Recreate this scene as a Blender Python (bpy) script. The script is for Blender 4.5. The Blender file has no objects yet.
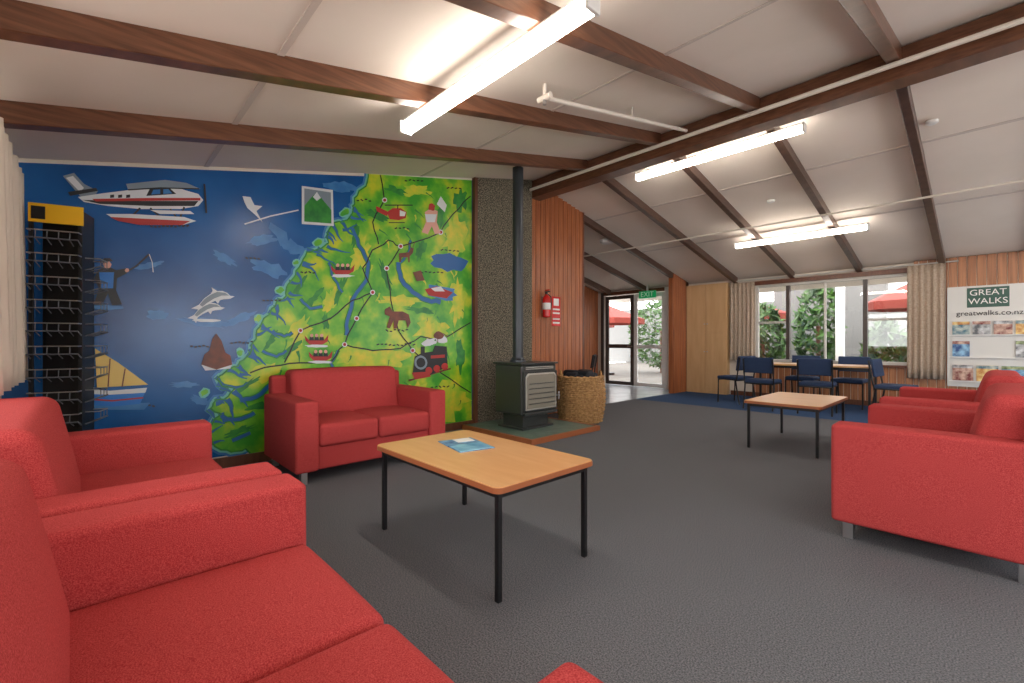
import bpy, bmesh, math, random
from mathutils import Matrix, Vector
from mathutils.geometry import tessellate_polygon
random.seed(7)
S = bpy.context.scene
COL = S.collection

# ---------------------------------------------------------------- materials
def srgb(r, g, b):
    f = lambda c: (c/255/12.92) if c/255 <= 0.04045 else ((c/255+0.055)/1.055)**2.4
    return (f(r), f(g), f(b), 1)

def mat(name, c, rough=0.6, metal=0.0, c2=None, scale=20.0, stretch=(1, 1, 1), bump=0.0, bscale=None,
        emis=None, estr=0.0, spec=0.5, detail=4.0, ramp=(0.35, 0.65), c3=None):
    m = bpy.data.materials.new(name); m.use_nodes = True
    nt = m.node_tree; N = nt.nodes; L = nt.links
    b = N['Principled BSDF']
    b.inputs['Base Color'].default_value = srgb(*c)
    b.inputs['Roughness'].default_value = rough
    b.inputs['Metallic'].default_value = metal
    b.inputs['Specular IOR Level'].default_value = spec
    if c2 or bump:
        tc = N.new('ShaderNodeTexCoord'); mp_ = N.new('ShaderNodeMapping')
        mp_.inputs['Scale'].default_value = stretch
        L.new(tc.outputs['Object'], mp_.inputs['Vector'])
        nz = N.new('ShaderNodeTexNoise'); nz.inputs['Scale'].default_value = scale
        nz.inputs['Detail'].default_value = detail
        L.new(mp_.outputs[0], nz.inputs['Vector'])
        if c2:
            cr = N.new('ShaderNodeValToRGB')
            cr.color_ramp.elements[0].position = ramp[0]; cr.color_ramp.elements[1].position = ramp[1]
            cr.color_ramp.elements[0].color = srgb(*c); cr.color_ramp.elements[1].color = srgb(*c2)
            if c3:
                e = cr.color_ramp.elements.new((ramp[0]+ramp[1])/2); e.color = srgb(*c3)
            L.new(nz.outputs['Fac'], cr.inputs[0]); L.new(cr.outputs[0], b.inputs['Base Color'])
        if bump:
            n2 = nz
            if bscale:
                n2 = N.new('ShaderNodeTexNoise'); n2.inputs['Scale'].default_value = bscale
                L.new(mp_.outputs[0], n2.inputs['Vector'])
            bp = N.new('ShaderNodeBump'); bp.inputs['Strength'].default_value = bump
            bp.inputs['Distance'].default_value = 0.01
            L.new(n2.outputs['Fac'], bp.inputs['Height']); L.new(bp.outputs[0], b.inputs['Normal'])
    if emis:
        b.inputs['Emission Color'].default_value = srgb(*emis)
        b.inputs['Emission Strength'].default_value = estr
    return m

def glassmat(name):
    m = bpy.data.materials.new(name); m.use_nodes = True
    nt = m.node_tree; N = nt.nodes; L = nt.links
    for n in list(N): N.remove(n)
    o = N.new('ShaderNodeOutputMaterial'); t = N.new('ShaderNodeBsdfTransparent')
    g = N.new('ShaderNodeBsdfGlossy'); g.inputs['Roughness'].default_value = 0.02
    mx = N.new('ShaderNodeMixShader'); mx.inputs[0].default_value = 0.06
    L.new(t.outputs[0], mx.inputs[1]); L.new(g.outputs[0], mx.inputs[2]); L.new(mx.outputs[0], o.inputs[0])
    return m

def woodmat(name, c, c2, rough=0.4, sc=6, stretch=(6, 6, 0.5), bump=0.05):
    return mat(name, c, rough, c2=c2, scale=sc, stretch=stretch, bump=bump, ramp=(0.3, 0.7))

M = {}
M['carpet'] = mat('carpet', (82, 86, 91), 0.95, c2=(130, 132, 137), scale=170, bump=0.6, spec=0.1, detail=2)
M['carpetblue'] = mat('carpet_blue', (48, 72, 108), 0.95, c2=(70, 96, 134), scale=170, bump=0.5, spec=0.1, detail=2)
M['vinyl'] = mat('vinyl', (150, 158, 165), 0.2, c2=(165, 172, 178), scale=4)
M['ceil'] = mat('ceiling_paint', (238, 229, 219), 0.8, c2=(232, 223, 212), scale=1.5, spec=0.2)
M['batten'] = mat('ceiling_batten_paint', (208, 198, 190), 0.6)
M['beam'] = woodmat('beam_wood', (84, 52, 36), (118, 78, 56), 0.28, stretch=(1.5, .5, 9))
M['beamdk'] = woodmat('rafter_wood', (76, 56, 47), (98, 74, 62), 0.35, stretch=(1.5, .5, 9))
M['board'] = woodmat('cedar_boards', (134, 74, 42), (186, 112, 66), 0.38, sc=5, stretch=(9, 9, 0.35), bump=.1)
M['boardlt'] = woodmat('pine_boards', (146, 94, 62), (188, 132, 92), 0.4, sc=5, stretch=(9, 9, 0.35), bump=.1)
M['ply'] = woodmat('plywood', (198, 158, 112), (212, 176, 130), 0.5, sc=4, stretch=(3, 3, 0.4), bump=0.0)
M['trim'] = woodmat('trim_wood', (92, 54, 36), (116, 72, 50), 0.4)
M['wall'] = mat('wall_paint', (220, 212, 200), 0.8)
M['stone'] = mat('pebble_aggregate', (54, 52, 44), 0.8, c2=(146, 138, 118), scale=75, bump=1.0, ramp=(0.42, 0.62), detail=1)
M['red'] = mat('red_fabric', (154, 42, 46), 0.9, c2=(204, 88, 86), scale=360, bump=0.22, spec=0.12, detail=3, ramp=(.3, .7))
M['redseam'] = mat('red_piping', (130, 36, 40), 0.85, spec=0.1)
M['chrome'] = mat('brushed_metal', (190, 190, 192), 0.3, 0.9)
M['wire'] = mat('rack_wire', (96, 100, 108), 0.4)
M['black'] = mat('black_metal', (22, 23, 26), 0.4)
M['lam'] = mat('laminate_top', (220, 166, 110), 0.3, c2=(228, 178, 124), scale=3, stretch=(1, 6, 1))
M['lamedge'] = mat('table_edge', (164, 98, 62), 0.4)
M['blue'] = mat('blue_upholstery', (30, 50, 82), 0.8, c2=(42, 64, 100), scale=120)
M['lampbody'] = mat('lamp_body', (238, 238, 236), 0.4)
M['lampglow'] = mat('lamp_diffuser', (255, 255, 255), 0.5, emis=(255, 243, 230), estr=24.0)
M['pipe'] = mat('pipe_paint', (226, 218, 208), 0.4)
M['iron'] = mat('stove_enamel', (56, 60, 60), 0.28)
M['flue'] = mat('flue_steel', (56, 62, 68), 0.35, 0.2)
M['stglass'] = mat('stove_glass', (140, 136, 124), 0.12)
M['stgrille'] = mat('stove_grille', (180, 180, 172), 0.3, 0.4)
M['hearth'] = mat('hearth_tile', (112, 136, 126), 0.5, c2=(96, 118, 110), scale=9)
M['wicker'] = mat('wicker', (150, 110, 66), 0.7, c2=(204, 162, 108), scale=30, bump=0.4)
M['coal'] = mat('dark_firewood_bag', (24, 28, 38), 0.7)
M['white'] = mat('white_paint', (236, 236, 234), 0.5)
M['offwhite'] = mat('display_panel', (220, 220, 216), 0.6)
M['darkframe'] = mat('dark_joinery', (70, 62, 58), 0.4)
M['alu'] = mat('window_frame', (196, 194, 188), 0.4)
M['glass'] = glassmat('window_glass')
M['curtain'] = mat('curtain_cloth', (172, 154, 136), 0.9, c2=(190, 174, 156), scale=40, spec=0.1)
M['curtainlt'] = mat('curtain_lining', (208, 196, 182), 0.9, spec=0.1)
M['extred'] = mat('extinguisher_red', (200, 24, 22), 0.25)
M['exitgreen'] = mat('exit_green', (20, 130, 80), 0.4, emis=(20, 150, 90), estr=0.5)
M['yellow'] = mat('sign_yellow', (240, 186, 30), 0.5)
M['ink'] = mat('ink_black', (16, 18, 20), 0.6)
M['patio'] = mat('patio_paving', (92, 88, 82), 0.8, c2=(104, 100, 94), scale=3)
M['extwall'] = mat('outside_render', (112, 112, 110), 0.8)
M['umb'] = mat('parasol_cloth', (122, 34, 18), 0.7)
M['leaf'] = mat('leaves', (22, 54, 16), 0.6, c2=(66, 104, 34), scale=5)
M['lawn'] = mat('gravel', (176, 170, 162), 0.9)
# mural paints
M['sea'] = mat('mural_sea', (12, 74, 136), 0.25, c2=(28, 100, 168), scale=1.3, detail=3)
M['sealt'] = mat('mural_sea_light', (66, 132, 190), 0.3, c2=(38, 108, 174), scale=8)
M['land'] = mat('mural_land', (58, 158, 40), 0.3, c2=(196, 204, 42), scale=3.6, detail=6, ramp=(0.38, 0.66), c3=(112, 188, 44))
M['landdk'] = mat('mural_land_dark', (24, 116, 50), 0.35, c2=(56, 150, 54), scale=10)
M['landyl'] = mat('mural_land_yellow', (216, 204, 54), 0.35, c2=(160, 200, 54), scale=9)
M['mblue'] = mat('mural_lake', (28, 98, 164), 0.35)
M['mhull'] = mat('mural_hull', (30, 120, 205), 0.35)
M['mcyan'] = mat('mural_shore', (112, 190, 180), 0.35)
M['mwhite'] = mat('mural_white', (214, 220, 224), 0.4)
M['mgrey'] = mat('mural_grey', (124, 140, 152), 0.4)
M['mblack'] = mat('mural_black', (22, 26, 30), 0.4)
M['mred'] = mat('mural_red', (172, 40, 34), 0.4)
M['mbrown'] = mat('mural_brown', (126, 66, 44), 0.4, c2=(96, 52, 40), scale=12)
M['mtan'] = mat('mural_tan', (232, 200, 112), 0.4)
M['mpink'] = mat('mural_pink', (220, 164, 146), 0.4)
BRO = [mat('brochure_%d' % i, c, 0.4, c2=c2, scale=14) for i, (c, c2) in enumerate([
    ((60, 110, 130), (200, 210, 200)), ((70, 100, 60), (190, 200, 150)), ((40, 80, 140), (150, 200, 230)),
    ((190, 120, 50), (240, 220, 150)), ((120, 50, 50), (220, 190, 170)), ((90, 95, 100), (220, 224, 226))])]

# ---------------------------------------------------------------- builder
# Room frame: x along the ridge towards the mural wall, y across towards the window wall, z up.
# Blender's X axis is -x of this frame; B.finish() converts.
class B:
    def __init__(s, name):
        s.name = name; s.bm = bmesh.new(); s.mats = []; s.T = Matrix.Identity(4)
    def at(s, x, y, z=0, rot=0):
        s.T = Matrix.Translation((x, y, z)) @ Matrix.Rotation(math.radians(rot), 4, 'Z'); return s
    def mi(s, m):
        m = M[m] if isinstance(m, str) else m
        if m not in s.mats: s.mats.append(m)
        return s.mats.index(m)
    def merge(s, t, m, recalc=True, smooth=True):
        if recalc: bmesh.ops.recalc_face_normals(t, faces=t.faces[:])
        i = s.mi(m)
        for f in t.faces: f.material_index = i; f.smooth = smooth
        bmesh.ops.transform(t, matrix=s.T, verts=t.verts[:])
        me = bpy.data.meshes.new('tmp'); t.to_mesh(me); t.free()
        s.bm.from_mesh(me); bpy.data.meshes.remove(me)
    def box(s, x0, x1, y0, y1, z0, z1, m, bevel=0.0, seg=2):
        t = bmesh.new(); bmesh.ops.create_cube(t, size=1)
        for v in t.verts:
            v.co = Vector(((x0+x1)/2+v.co.x*(x1-x0), (y0+y1)/2+v.co.y*(y1-y0), (z0+z1)/2+v.co.z*(z1-z0)))
        if bevel: bmesh.ops.bevel(t, geom=t.edges[:], offset=bevel, segments=seg, affect='EDGES', profile=0.5)
        s.merge(t, m); return s
    def prism(s, pts, axis, a, b, m, bevel=0.0, seg=2):
        """pts 2D polygon in the plane perpendicular to axis, extruded from a to b"""
        t = bmesh.new()
        def mk(p, c):
            return {'x': (c, p[0], p[1]), 'y': (p[0], c, p[1]), 'z': (p[0], p[1], c)}[axis]
        va = [t.verts.new(mk(p, a)) for p in pts]; vb = [t.verts.new(mk(p, b)) for p in pts]
        t.faces.new(va); t.faces.new(vb[::-1]); n = len(pts)
        for i in range(n): t.faces.new((va[i], va[(i+1) % n], vb[(i+1) % n], vb[i]))
        if bevel: bmesh.ops.bevel(t, geom=t.edges[:], offset=bevel, segments=seg, affect='EDGES', profile=0.5)
        s.merge(t, m); return s
    def cyl(s, p0, p1, r, m, n=16, r2=None):
        p0 = Vector(p0); p1 = Vector(p1); d = p1-p0
        t = bmesh.new()
        bmesh.ops.create_cone(t, cap_ends=True, segments=n, radius1=r, radius2=r if r2 is None else r2, depth=d.length)
        q = d.to_track_quat('Z', 'Y').to_matrix().to_4x4()
        bmesh.ops.transform(t, matrix=Matrix.Translation((p0+p1)/2) @ q, verts=t.verts[:])
        s.merge(t, m); return s
    def tube(s, pts, r, m, n=8, closed=False):
        pts = [Vector(p) for p in pts]; t = bmesh.new(); rings = []; k = len(pts)
        for i, p in enumerate(pts):
            if closed: d = pts[(i+1) % k]-pts[i-1]
            else: d = pts[min(i+1, k-1)]-pts[max(i-1, 0)]
            d.normalize(); up = Vector((0, 0, 1)) if abs(d.z) < 0.95 else Vector((1, 0, 0))
            a = d.cross(up).normalized(); b = a.cross(d)
            rings.append([t.verts.new(p+a*r*math.cos(2*math.pi*j/n)+b*r*math.sin(2*math.pi*j/n)) for j in range(n)])
        for i in range(k if closed else k-1):
            A, C = rings[i], rings[(i+1) % k]
            for j in range(n): t.faces.new((A[j], A[(j+1) % n], C[(j+1) % n], C[j]))
        if not closed: t.faces.new(rings[0]); t.faces.new(rings[-1])
        s.merge(t, m); return s
    def lathe(s, prof, c, m, n=32):
        t = bmesh.new(); R = []
        for r, z in prof:
            R.append([t.verts.new((c[0]+r*math.cos(2*math.pi*j/n), c[1]+r*math.sin(2*math.pi*j/n), c[2]+z)) for j in range(n)])
        for A, C in zip(R, R[1:]):
            for j in range(n): t.faces.new((A[j], A[(j+1) % n], C[(j+1) % n], C[j]))
        t.faces.new(R[0]); t.faces.new(R[-1])
        s.merge(t, m); return s
    def poly(s, pts, m):
        """flat polygon lying in a plane x = const"""
        t = bmesh.new(); vs = [t.verts.new(p) for p in pts]
        for tri in tessellate_polygon([[Vector((p[1], p[2], 0)) for p in pts]]):
            q = [vs[i] for i in tri]
            if (q[1].co-q[0].co).cross(q[2].co-q[0].co).x > 0: q = q[::-1]
            try: t.faces.new(q)
            except ValueError: pass
        s.merge(t, m, False, False); return s
    def cushion(s, x0, x1, y0, y1, z0, z1, m, r=0.04, bul=(0, 0, 0), shear=0.0):
        """rounded, slightly stuffed block; bul = bulge of x,y,z faces; shear leans it back in y with height"""
        c = Vector(((x0+x1)/2, (y0+y1)/2, (z0+z1)/2)); h = Vector(((x1-x0)/2, (y1-y0)/2, (z1-z0)/2))
        r = min(r, h.x*0.98, h.y*0.98, h.z*0.98)
        def vals(H):
            e = [-H+r*i/4 for i in range(5)]; mid = [-(H-r)+2*(H-r)*i/8 for i in range(1, 8)]
            return e+mid+[-v for v in e[::-1]]
        V = [vals(h.x), vals(h.y), vals(h.z)]; t = bmesh.new(); cache = {}
        def vert(i, j, k):
            key = (i, j, k)
            if key not in cache:
                p = Vector((V[0][i], V[1][j], V[2][k]))
                q = Vector([max(-(h[a]-r), min(h[a]-r, p[a])) for a in range(3)])
                d = p-q
                if d.length > 1e-9: d = d.normalized()*r
                o = q+d
                f = [max(0, 1-(p[a]/h[a])**2) for a in range(3)]
                if abs(p.x) > h.x-r: o.x += math.copysign(bul[0]*f[1]*f[2], p.x)
                if abs(p.y) > h.y-r: o.y += math.copysign(bul[1]*f[0]*f[2], p.y)
                if p.z > h.z-r: o.z += bul[2]*f[0]*f[1]
                o.y += shear*(o.z+h.z)
                cache[key] = t.verts.new(o+c)
            return cache[key]
        n = [len(v)-1 for v in V]
        for a in range(3):
            b, d = (a+1) % 3, (a+2) % 3
            for side in (0, n[a]):
                for i in range(n[b]):
                    for j in range(n[d]):
                        q = []
                        for (ii, jj) in ((i, j), (i+1, j), (i+1, j+1), (i, j+1)):
                            idx = [0, 0, 0]; idx[a] = side; idx[b] = ii; idx[d] = jj; q.append(vert(*idx))
                        t.faces.new(q)
        s.merge(t, m); return s
    def finish(s, sharp=38, wn=True):
        bm = s.bm
        bmesh.ops.transform(bm, matrix=Matrix.Diagonal((-1, 1, 1, 1)), verts=bm.verts[:])
        bmesh.ops.reverse_faces(bm, faces=bm.faces[:])
        xs = [v.co.x for v in bm.verts]; ys = [v.co.y for v in bm.verts]; zs = [v.co.z for v in bm.verts]
        o = Vector(((min(xs)+max(xs))/2, (min(ys)+max(ys))/2, min(zs)))
        bmesh.ops.translate(bm, vec=-o, verts=bm.verts[:])
        me = bpy.data.meshes.new(s.name); bm.to_mesh(me); bm.free()
        for m in s.mats: me.materials.append(m)
        me.set_sharp_from_angle(angle=math.radians(sharp))
        ob = bpy.data.objects.new(s.name, me); ob.location = o; COL.objects.link(ob)
        if wn:
            w = ob.modifiers.new('wn', 'WEIGHTED_NORMAL'); w.keep_sharp = True
        return ob

def text(name, body, size, bx, y, z, rotz, m, parent, ext=0.001, align='CENTER'):
    cu = bpy.data.curves.new(name, 'FONT'); cu.body = body; cu.size = size; cu.extrude = ext
    cu.align_x = align; cu.align_y = 'CENTER'; cu.materials.append(M[m] if isinstance(m, str) else m)
    o = bpy.data.objects.new(name, cu); COL.objects.link(o)
    o.parent = parent
    o.matrix_world = Matrix.Translation((bx, y, z)) @ Matrix.Rotation(rotz, 4, 'Z') @ Matrix.Rotation(math.pi/2, 4, 'X')
    o.matrix_parent_inverse = Matrix.Translation(parent.location).inverted()
    return o

# ---------------------------------------------------------------- room dimensions
XB, XM, XF = -3.1, 4.68, 7.2         # back wall, mural wall, far alcove wall
YL, YR, YW = -0.45, 4.86, 9.9        # left wall, ridge, window wall
K = 0.213
def cz(y): return 2.487+K*y if y <= YR else 2.487+K*YR-K*(y-YR)

# floor, ceiling
B('floor').box(XB-.15, 4.75, YL-.15, 7.75, -.1, 0, 'carpet').box(XB-.15, 4.75, 7.75, YW+.15, -.1, 0, 'carpetblue').box(4.75, XF+.15, 4.8, YW+.15, -.1, 0, 'vinyl').finish()
t = .12
b = B('ceiling')
b.prism([(-1.6, cz(-1.6)), (YR, cz(YR)), (YR, cz(YR)+t), (-1.6, cz(-1.6)+t)], 'x', XB-.3, XF+.3, 'ceil')
b.prism([(YR, cz(YR)), (11.0, cz(11.0)), (11.0, cz(11.0)+t), (YR, cz(YR)+t)], 'x', XB-.3, XF+.3, 'ceil')
for yy in (.74, 2.9, 6.35, 7.9):
    b.prism([(yy-.018, cz(yy-.018)-.006), (yy+.018, cz(yy+.018)-.006), (yy+.018, cz(yy+.018)+.01), (yy-.018, cz(yy-.018)+.01)], 'x', XB, XM, 'batten')
b.finish()
RX = [-2.6, -1.55, -.5, .54, 1.59, 2.63, 3.67]
for rx in RX+[4.74, 5.78, 6.8]:
    b = B('rafter_beam')
    if rx < 4.6:
        b.prism([(YL+.01, cz(YL)-.12), (YR-.1, cz(YR-.1)-.12), (YR-.1, cz(YR-.1)+.01), (YL+.01, cz(YL)+.01)], 'x', rx-.045, rx+.045, 'beam', .004, 1)
    ys = YR+.1 if rx < 4.6 else (6.02 if rx < 5 else 4.92)
    b.prism([(ys, cz(ys)-.11), (YW-.02, cz(YW)-.11), (YW-.02, cz(YW)+.01), (ys, cz(ys)+.01)], 'x', rx-.04, rx+.04, 'beamdk', .004, 1)
    b.finish()
B('ridge_beam').box(XB, XM-.0, YR-.1, YR+.1, 3.24, cz(YR)-.03, 'beam', .006).finish()

# walls
def wall_with_openings(name, x0, x1, y0, y1, z1, ops, m):
    """wall along x with rectangular openings (xa,xb,za,zb)"""
    b = B(name); cur = x0
    for xa, xb, za, zb in sorted(ops):
        b.box(cur, xa, y0, y1, 0, z1, m)
        if za > 0: b.box(xa, xb, y0, y1, 0, za, m)
        b.box(xa, xb, y0, y1, zb, z1, m); cur = xb
    b.box(cur, x1, y0, y1, 0, z1, m)
    return b
wall_with_openings('wall_left', XB-.12, XM, YL-.13, YL, cz(YL)-.0, [(-2.7, -.2, .95, 2.12), (.3, 3.75, .95, 2.12)], 'wall').finish()
wall_with_openings('wall_window', XB-.12, XF+.12, YW, YW+.13, cz(YW)-.03, [(.9, 3.3, .72, 2.26), (5.27, 7.0, 0, 2.32)], 'wall').finish()
def gable(y0, y1, zb=0):
    pts = [(y0, zb), (y1, zb), (y1, cz(y1))]
    if y0 < YR < y1: pts.append((YR, cz(YR)))
    pts.append((y0, cz(y0))); return pts
B('wall_mural').prism(gable(YL-.13, 6.0), 'x', XM, XM+.12, 'wall').finish()
b = B('wall_back')
for ya, yb, za, zb in [(YL-.13, .6, 0, 2.1), (.6, 4, 0, .8), (4, 5.6, 0, 2.1), (5.6, 9, 0, .8), (9, YW+.13, 0, 2.1)]:
    b.box(XB-.12, XB, ya, yb, za, zb, 'wall')
b.prism(gable(YL-.13, YW+.13, 2.1), 'x', XB-.12, XB, 'wall').finish()
B('wall_alcove_side').prism([(XM+.12, 0), (XF, 0), (XF, cz(4.85)), (XM+.12, cz(4.85))], 'y', 4.78, 4.9, 'wall').finish()
B('wall_far').prism(gable(4.8, YW+.1), 'x', XF, XF+.12, 'wall').finish()
B('wall_partition').prism(gable(9.17, YW), 'x', 4.7, 4.8, 'board').finish()

# board cladding
def clad_x(name, x, sgn, y0, y1, m, w=.105, dz=0.0, z0=0.0):
    b = B(name); y = y0
    while y < y1-.01:
        ye = min(y+w, y1)
        a, c = sorted((x, x-sgn*.014))
        b.prism([(y+.004, z0), (ye-.004, z0), (ye-.004, min(cz(y), cz(ye))-dz), (y+.004, min(cz(y), cz(ye))-dz)], 'x', a, c, m, .004, 1)
        y = ye
    return b.finish()
def clad_y(name, y, x0, x1, z0, z1, m, w=.105):
    b = B(name); x = x0
    while x < x1-.01:
        xe = min(x+w, x1); b.box(x+.004, xe-.004, y-.014, y, z0, z1, m, .004, 1); x = xe
    return b.finish()
clad_x('timber_paneling', XM, 1, 4.76, 6.0, 'board')
clad_x('timber_paneling', XF, 1, 4.9, YW, 'board')
clad_x('timber_paneling', 4.7, 1, 9.17, YW-.16, 'board')
clad_y('timber_paneling', 9.17, 4.7, 4.8, 0, cz(9.17)-.02, 'board')
clad_y('timber_paneling', YW, XB, .5, 0, cz(YW)-.01, 'boardlt')
clad_y('timber_paneling', YW, .5, .88, 0, cz(YW)-.01, 'boardlt')
clad_y('timber_paneling', YW, .88, 3.32, 0, .68, 'boardlt')
B('stone_chimney_panel').prism(gable(3.72, 4.75), 'x', XM-.05, XM, 'stone').finish()
B('trim_mural').prism([(3.67, 0), (3.72, 0), (3.72, cz(3.7)), (3.67, cz(3.67))], 'x', XM-.06, XM, 'trim').finish()
B('trim_opening').box(4.66, 4.82, 6.0, 6.03, 0, cz(6.03)-.0, 'trim').finish()
B('baseboard_mural').box(XM-.025, XM, YL, 3.67, 0, .09, 'trim').finish()
B('baseboard_window').box(XB, 3.77, YW-.03, YW-.014, 0, .09, 'trim').finish()

# ---------------------------------------------------------------- mural (flat painting on the wall, thin coats of paint)
CH = 1.12
coat = {}
def depth(lay):
    """each painted shape is its own very thin coat, so no two coats are coplanar"""
    coat[lay] = coat.get(lay, 0)+1
    return XM-.004-.0011*lay-.000006*coat[lay]
def wp(px, py):
    """survey reading of the mural -> wall-plane coordinates (y, z)"""
    u = (px-512)/450; v = (341-py)/450
    d = XM/(-.684*u+.729)
    return ((.729*u+.684)*d, CH+v*d)
mu = B('mural')
mu.poly([(XM-.004, YL+.005, .1), (XM-.004, 3.67, .1), (XM-.004, 3.67, cz(3.67)-.03), (XM-.004, YL+.005, cz(YL)-.03)], 'sea')
def mpoly(pts, m, lay):
    xx = depth(lay); mu.poly([(xx, *wp(x, y)) for x, y in pts], m)
def mline(pts, w, m, lay, closed=False, taper=False):
    P = [Vector(wp(x, y)) for x, y in pts]; xx = depth(lay); k = len(P); Lf = []; Rt = []
    for i in range(k):
        d = (P[(i+1) % k]-P[i-1]) if closed else (P[min(i+1, k-1)]-P[max(i-1, 0)])
        if d.length < 1e-6: d = Vector((1, 0))
        ww = w*(1-.85*i/(k-1)) if taper else w
        d.normalize(); nn = Vector((-d.y, d.x))*ww/2
        Lf.append(P[i]+nn); Rt.append(P[i]-nn)
    for i in range(k if closed else k-1):
        j = (i+1) % k; xi = xx-.000002*(i % 3)
        mu.poly([(xi, *Lf[i]), (xi, *Lf[j]), (xi, *Rt[j]), (xi, *Rt[i])], m)
def mblob(cx, cy, rx, ry, m, lay, rot=0, wob=.18, n=16):
    a0 = math.radians(rot); pts = []
    for i in range(n):
        a = 2*math.pi*i/n; k = 1+random.uniform(-wob, wob)
        x, y = rx*k*math.cos(a), ry*k*math.sin(a)
        pts.append((cx+x*math.cos(a0)-y*math.sin(a0), cy+x*math.sin(a0)+y*math.cos(a0)))
    mpoly(pts, m, lay)
def rough(pts, amp=2.0, sub=3):
    out = []
    for (x0, y0), (x1, y1) in zip(pts, pts[1:]):
        for i in range(sub):
            f = i/sub; q = amp if i else amp*.3
            out.append((x0+(x1-x0)*f+random.uniform(-q, q), y0+(y1-y0)*f+random.uniform(-q, q)))
    out.append(pts[-1]); return out
coast = [(368, 174), (366, 186), (357, 195), (352, 206), (350, 217), (342, 222), (332, 224), (327, 233), (328, 243), (318, 249),
         (306, 252), (301, 262), (295, 274), (288, 284), (286, 296), (276, 301), (270, 312), (262, 322), (256, 334), (251, 345),
         (247, 356), (238, 366), (226, 371), (217, 378), (222, 386), (234, 388), (228, 396), (216, 399), (210, 408), (221, 413),
         (213, 422), (207, 434), (215, 446), (231, 451), (245, 448), (262, 458)]
raw_coast = list(coast)
coast = rough(coast, 1.7, 3)
for (x, y, a, c_, r) in [(268, 268, 16, 7, 20), (262, 240, 14, 5, -10), (205, 322, 26, 4, 8), (158, 314, 10, 5, 0), (225, 258, 12, 4, 30),
                         (240, 318, 16, 4, -20), (185, 384, 14, 3, 0), (200, 400, 12, 4, 20),
                         (292, 246, 12, 6, 30), (60, 250, 14, 4, 0), (150, 265, 14, 3, -10), (340, 186, 16, 5, 10)]:
    mblob(x, y, a, c_, 'sealt', 1, r, .3, 22)
mline(coast[:-3], .09, 'sealt', 2); mline(coast[:-3], .05, 'mcyan', 3)
land = coast+[(262, 480), (471.3, 460), (471.3, 180)]
mpoly(land, 'land', 4)
mline(coast, .014, 'landdk', 9)
# islets off the coast
for x, y, a, c_ in [(345, 212, 5, 3), (318, 242, 5, 3), (280, 290, 4, 3), (258, 318, 4, 3), (222, 362, 5, 3), (204, 392, 4, 3), (200, 424, 4, 4), (296, 262, 3, 2), (240, 352, 3, 3)]:
    mblob(x, y, a+1.6, c_+1.6, 'mcyan', 3, -30, .2, 10); mblob(x, y, a, c_, 'land', 4, -30, .25, 10)
# fiords cutting into the land from the coast
for i in range(3, len(raw_coast)-4):
    x, y = raw_coast[i]
    for q in range(2 if i % 2 else 1):
        L_ = random.uniform(9, 26); a = math.radians(random.uniform(5, 55)); x0 = x-2+random.uniform(0, 3); y0 = y+q*5+random.uniform(-3, 3)
        pts = [(x0, y0)]
        for k in range(5):
            a += random.uniform(-.45, .45); pts.append((pts[-1][0]+L_/5*math.cos(a), pts[-1][1]+L_/5*math.sin(a)))
        w = random.uniform(.022, .042)
        mline(pts, w+.014, 'landdk', 7, taper=True); mline(pts, w, 'mblue', 8, taper=True)
for (x, y, a, c_, r) in [(455, 235, 12, 20, 0), (445, 400, 22, 18, 0), (380, 360, 26, 9, -8), (430, 330, 16, 10, 0), (415, 190, 14, 6, 0),
                         (360, 255, 8, 16, 20), (300, 330, 9, 14, 30), (400, 300, 20, 5, 0), (458, 300, 8, 22, 0), (265, 372, 16, 8, -20),
                         (330, 300, 6, 12, 20), (350, 355, 20, 8, 0), (415, 395, 16, 12, 0)]:
    mblob(x, y, a, c_, 'landyl', 5, r, .35, 26)
for (x, y, a, c_, r) in [(340, 290, 3, 18, 20), (312, 300, 3, 14, 40), (375, 215, 12, 4, 20), (385, 275, 3, 16, -20), (355, 235, 3, 12, 10),
                         (290, 350, 3, 14, 50), (260, 405, 16, 3, -10), (245, 385, 14, 3, -30), (240, 430, 16, 3, -20), (420, 250, 4, 10, 20),
                         (300, 285, 3, 10, 30), (460, 200, 6, 10, 0), (460, 355, 4, 16, 0), (420, 310, 14, 3, 10), (270, 340, 3, 10, 40),
                         (395, 190, 10, 3, 20), (325, 320, 4, 8, 0), (440, 215, 3, 14, 10)]:
    mblob(x, y, a, c_, 'landdk', 6, r, .4, 22)
# mountain-range brush strokes
for i in range(90):
    x = random.uniform(262, 462); y = random.uniform(186, 400)
    if x < 368-(y-174)*.62+14: continue
    a = math.radians(random.uniform(30, 120)); L_ = random.uniform(5, 13)
    mline([(x, y), (x+L_*.5*math.cos(a)+1, y+L_*.5*math.sin(a)), (x+L_*math.cos(a), y+L_*math.sin(a))], random.uniform(.012, .035), random.choice(['landdk', 'landyl', 'landdk']), 6, taper=True)
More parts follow.
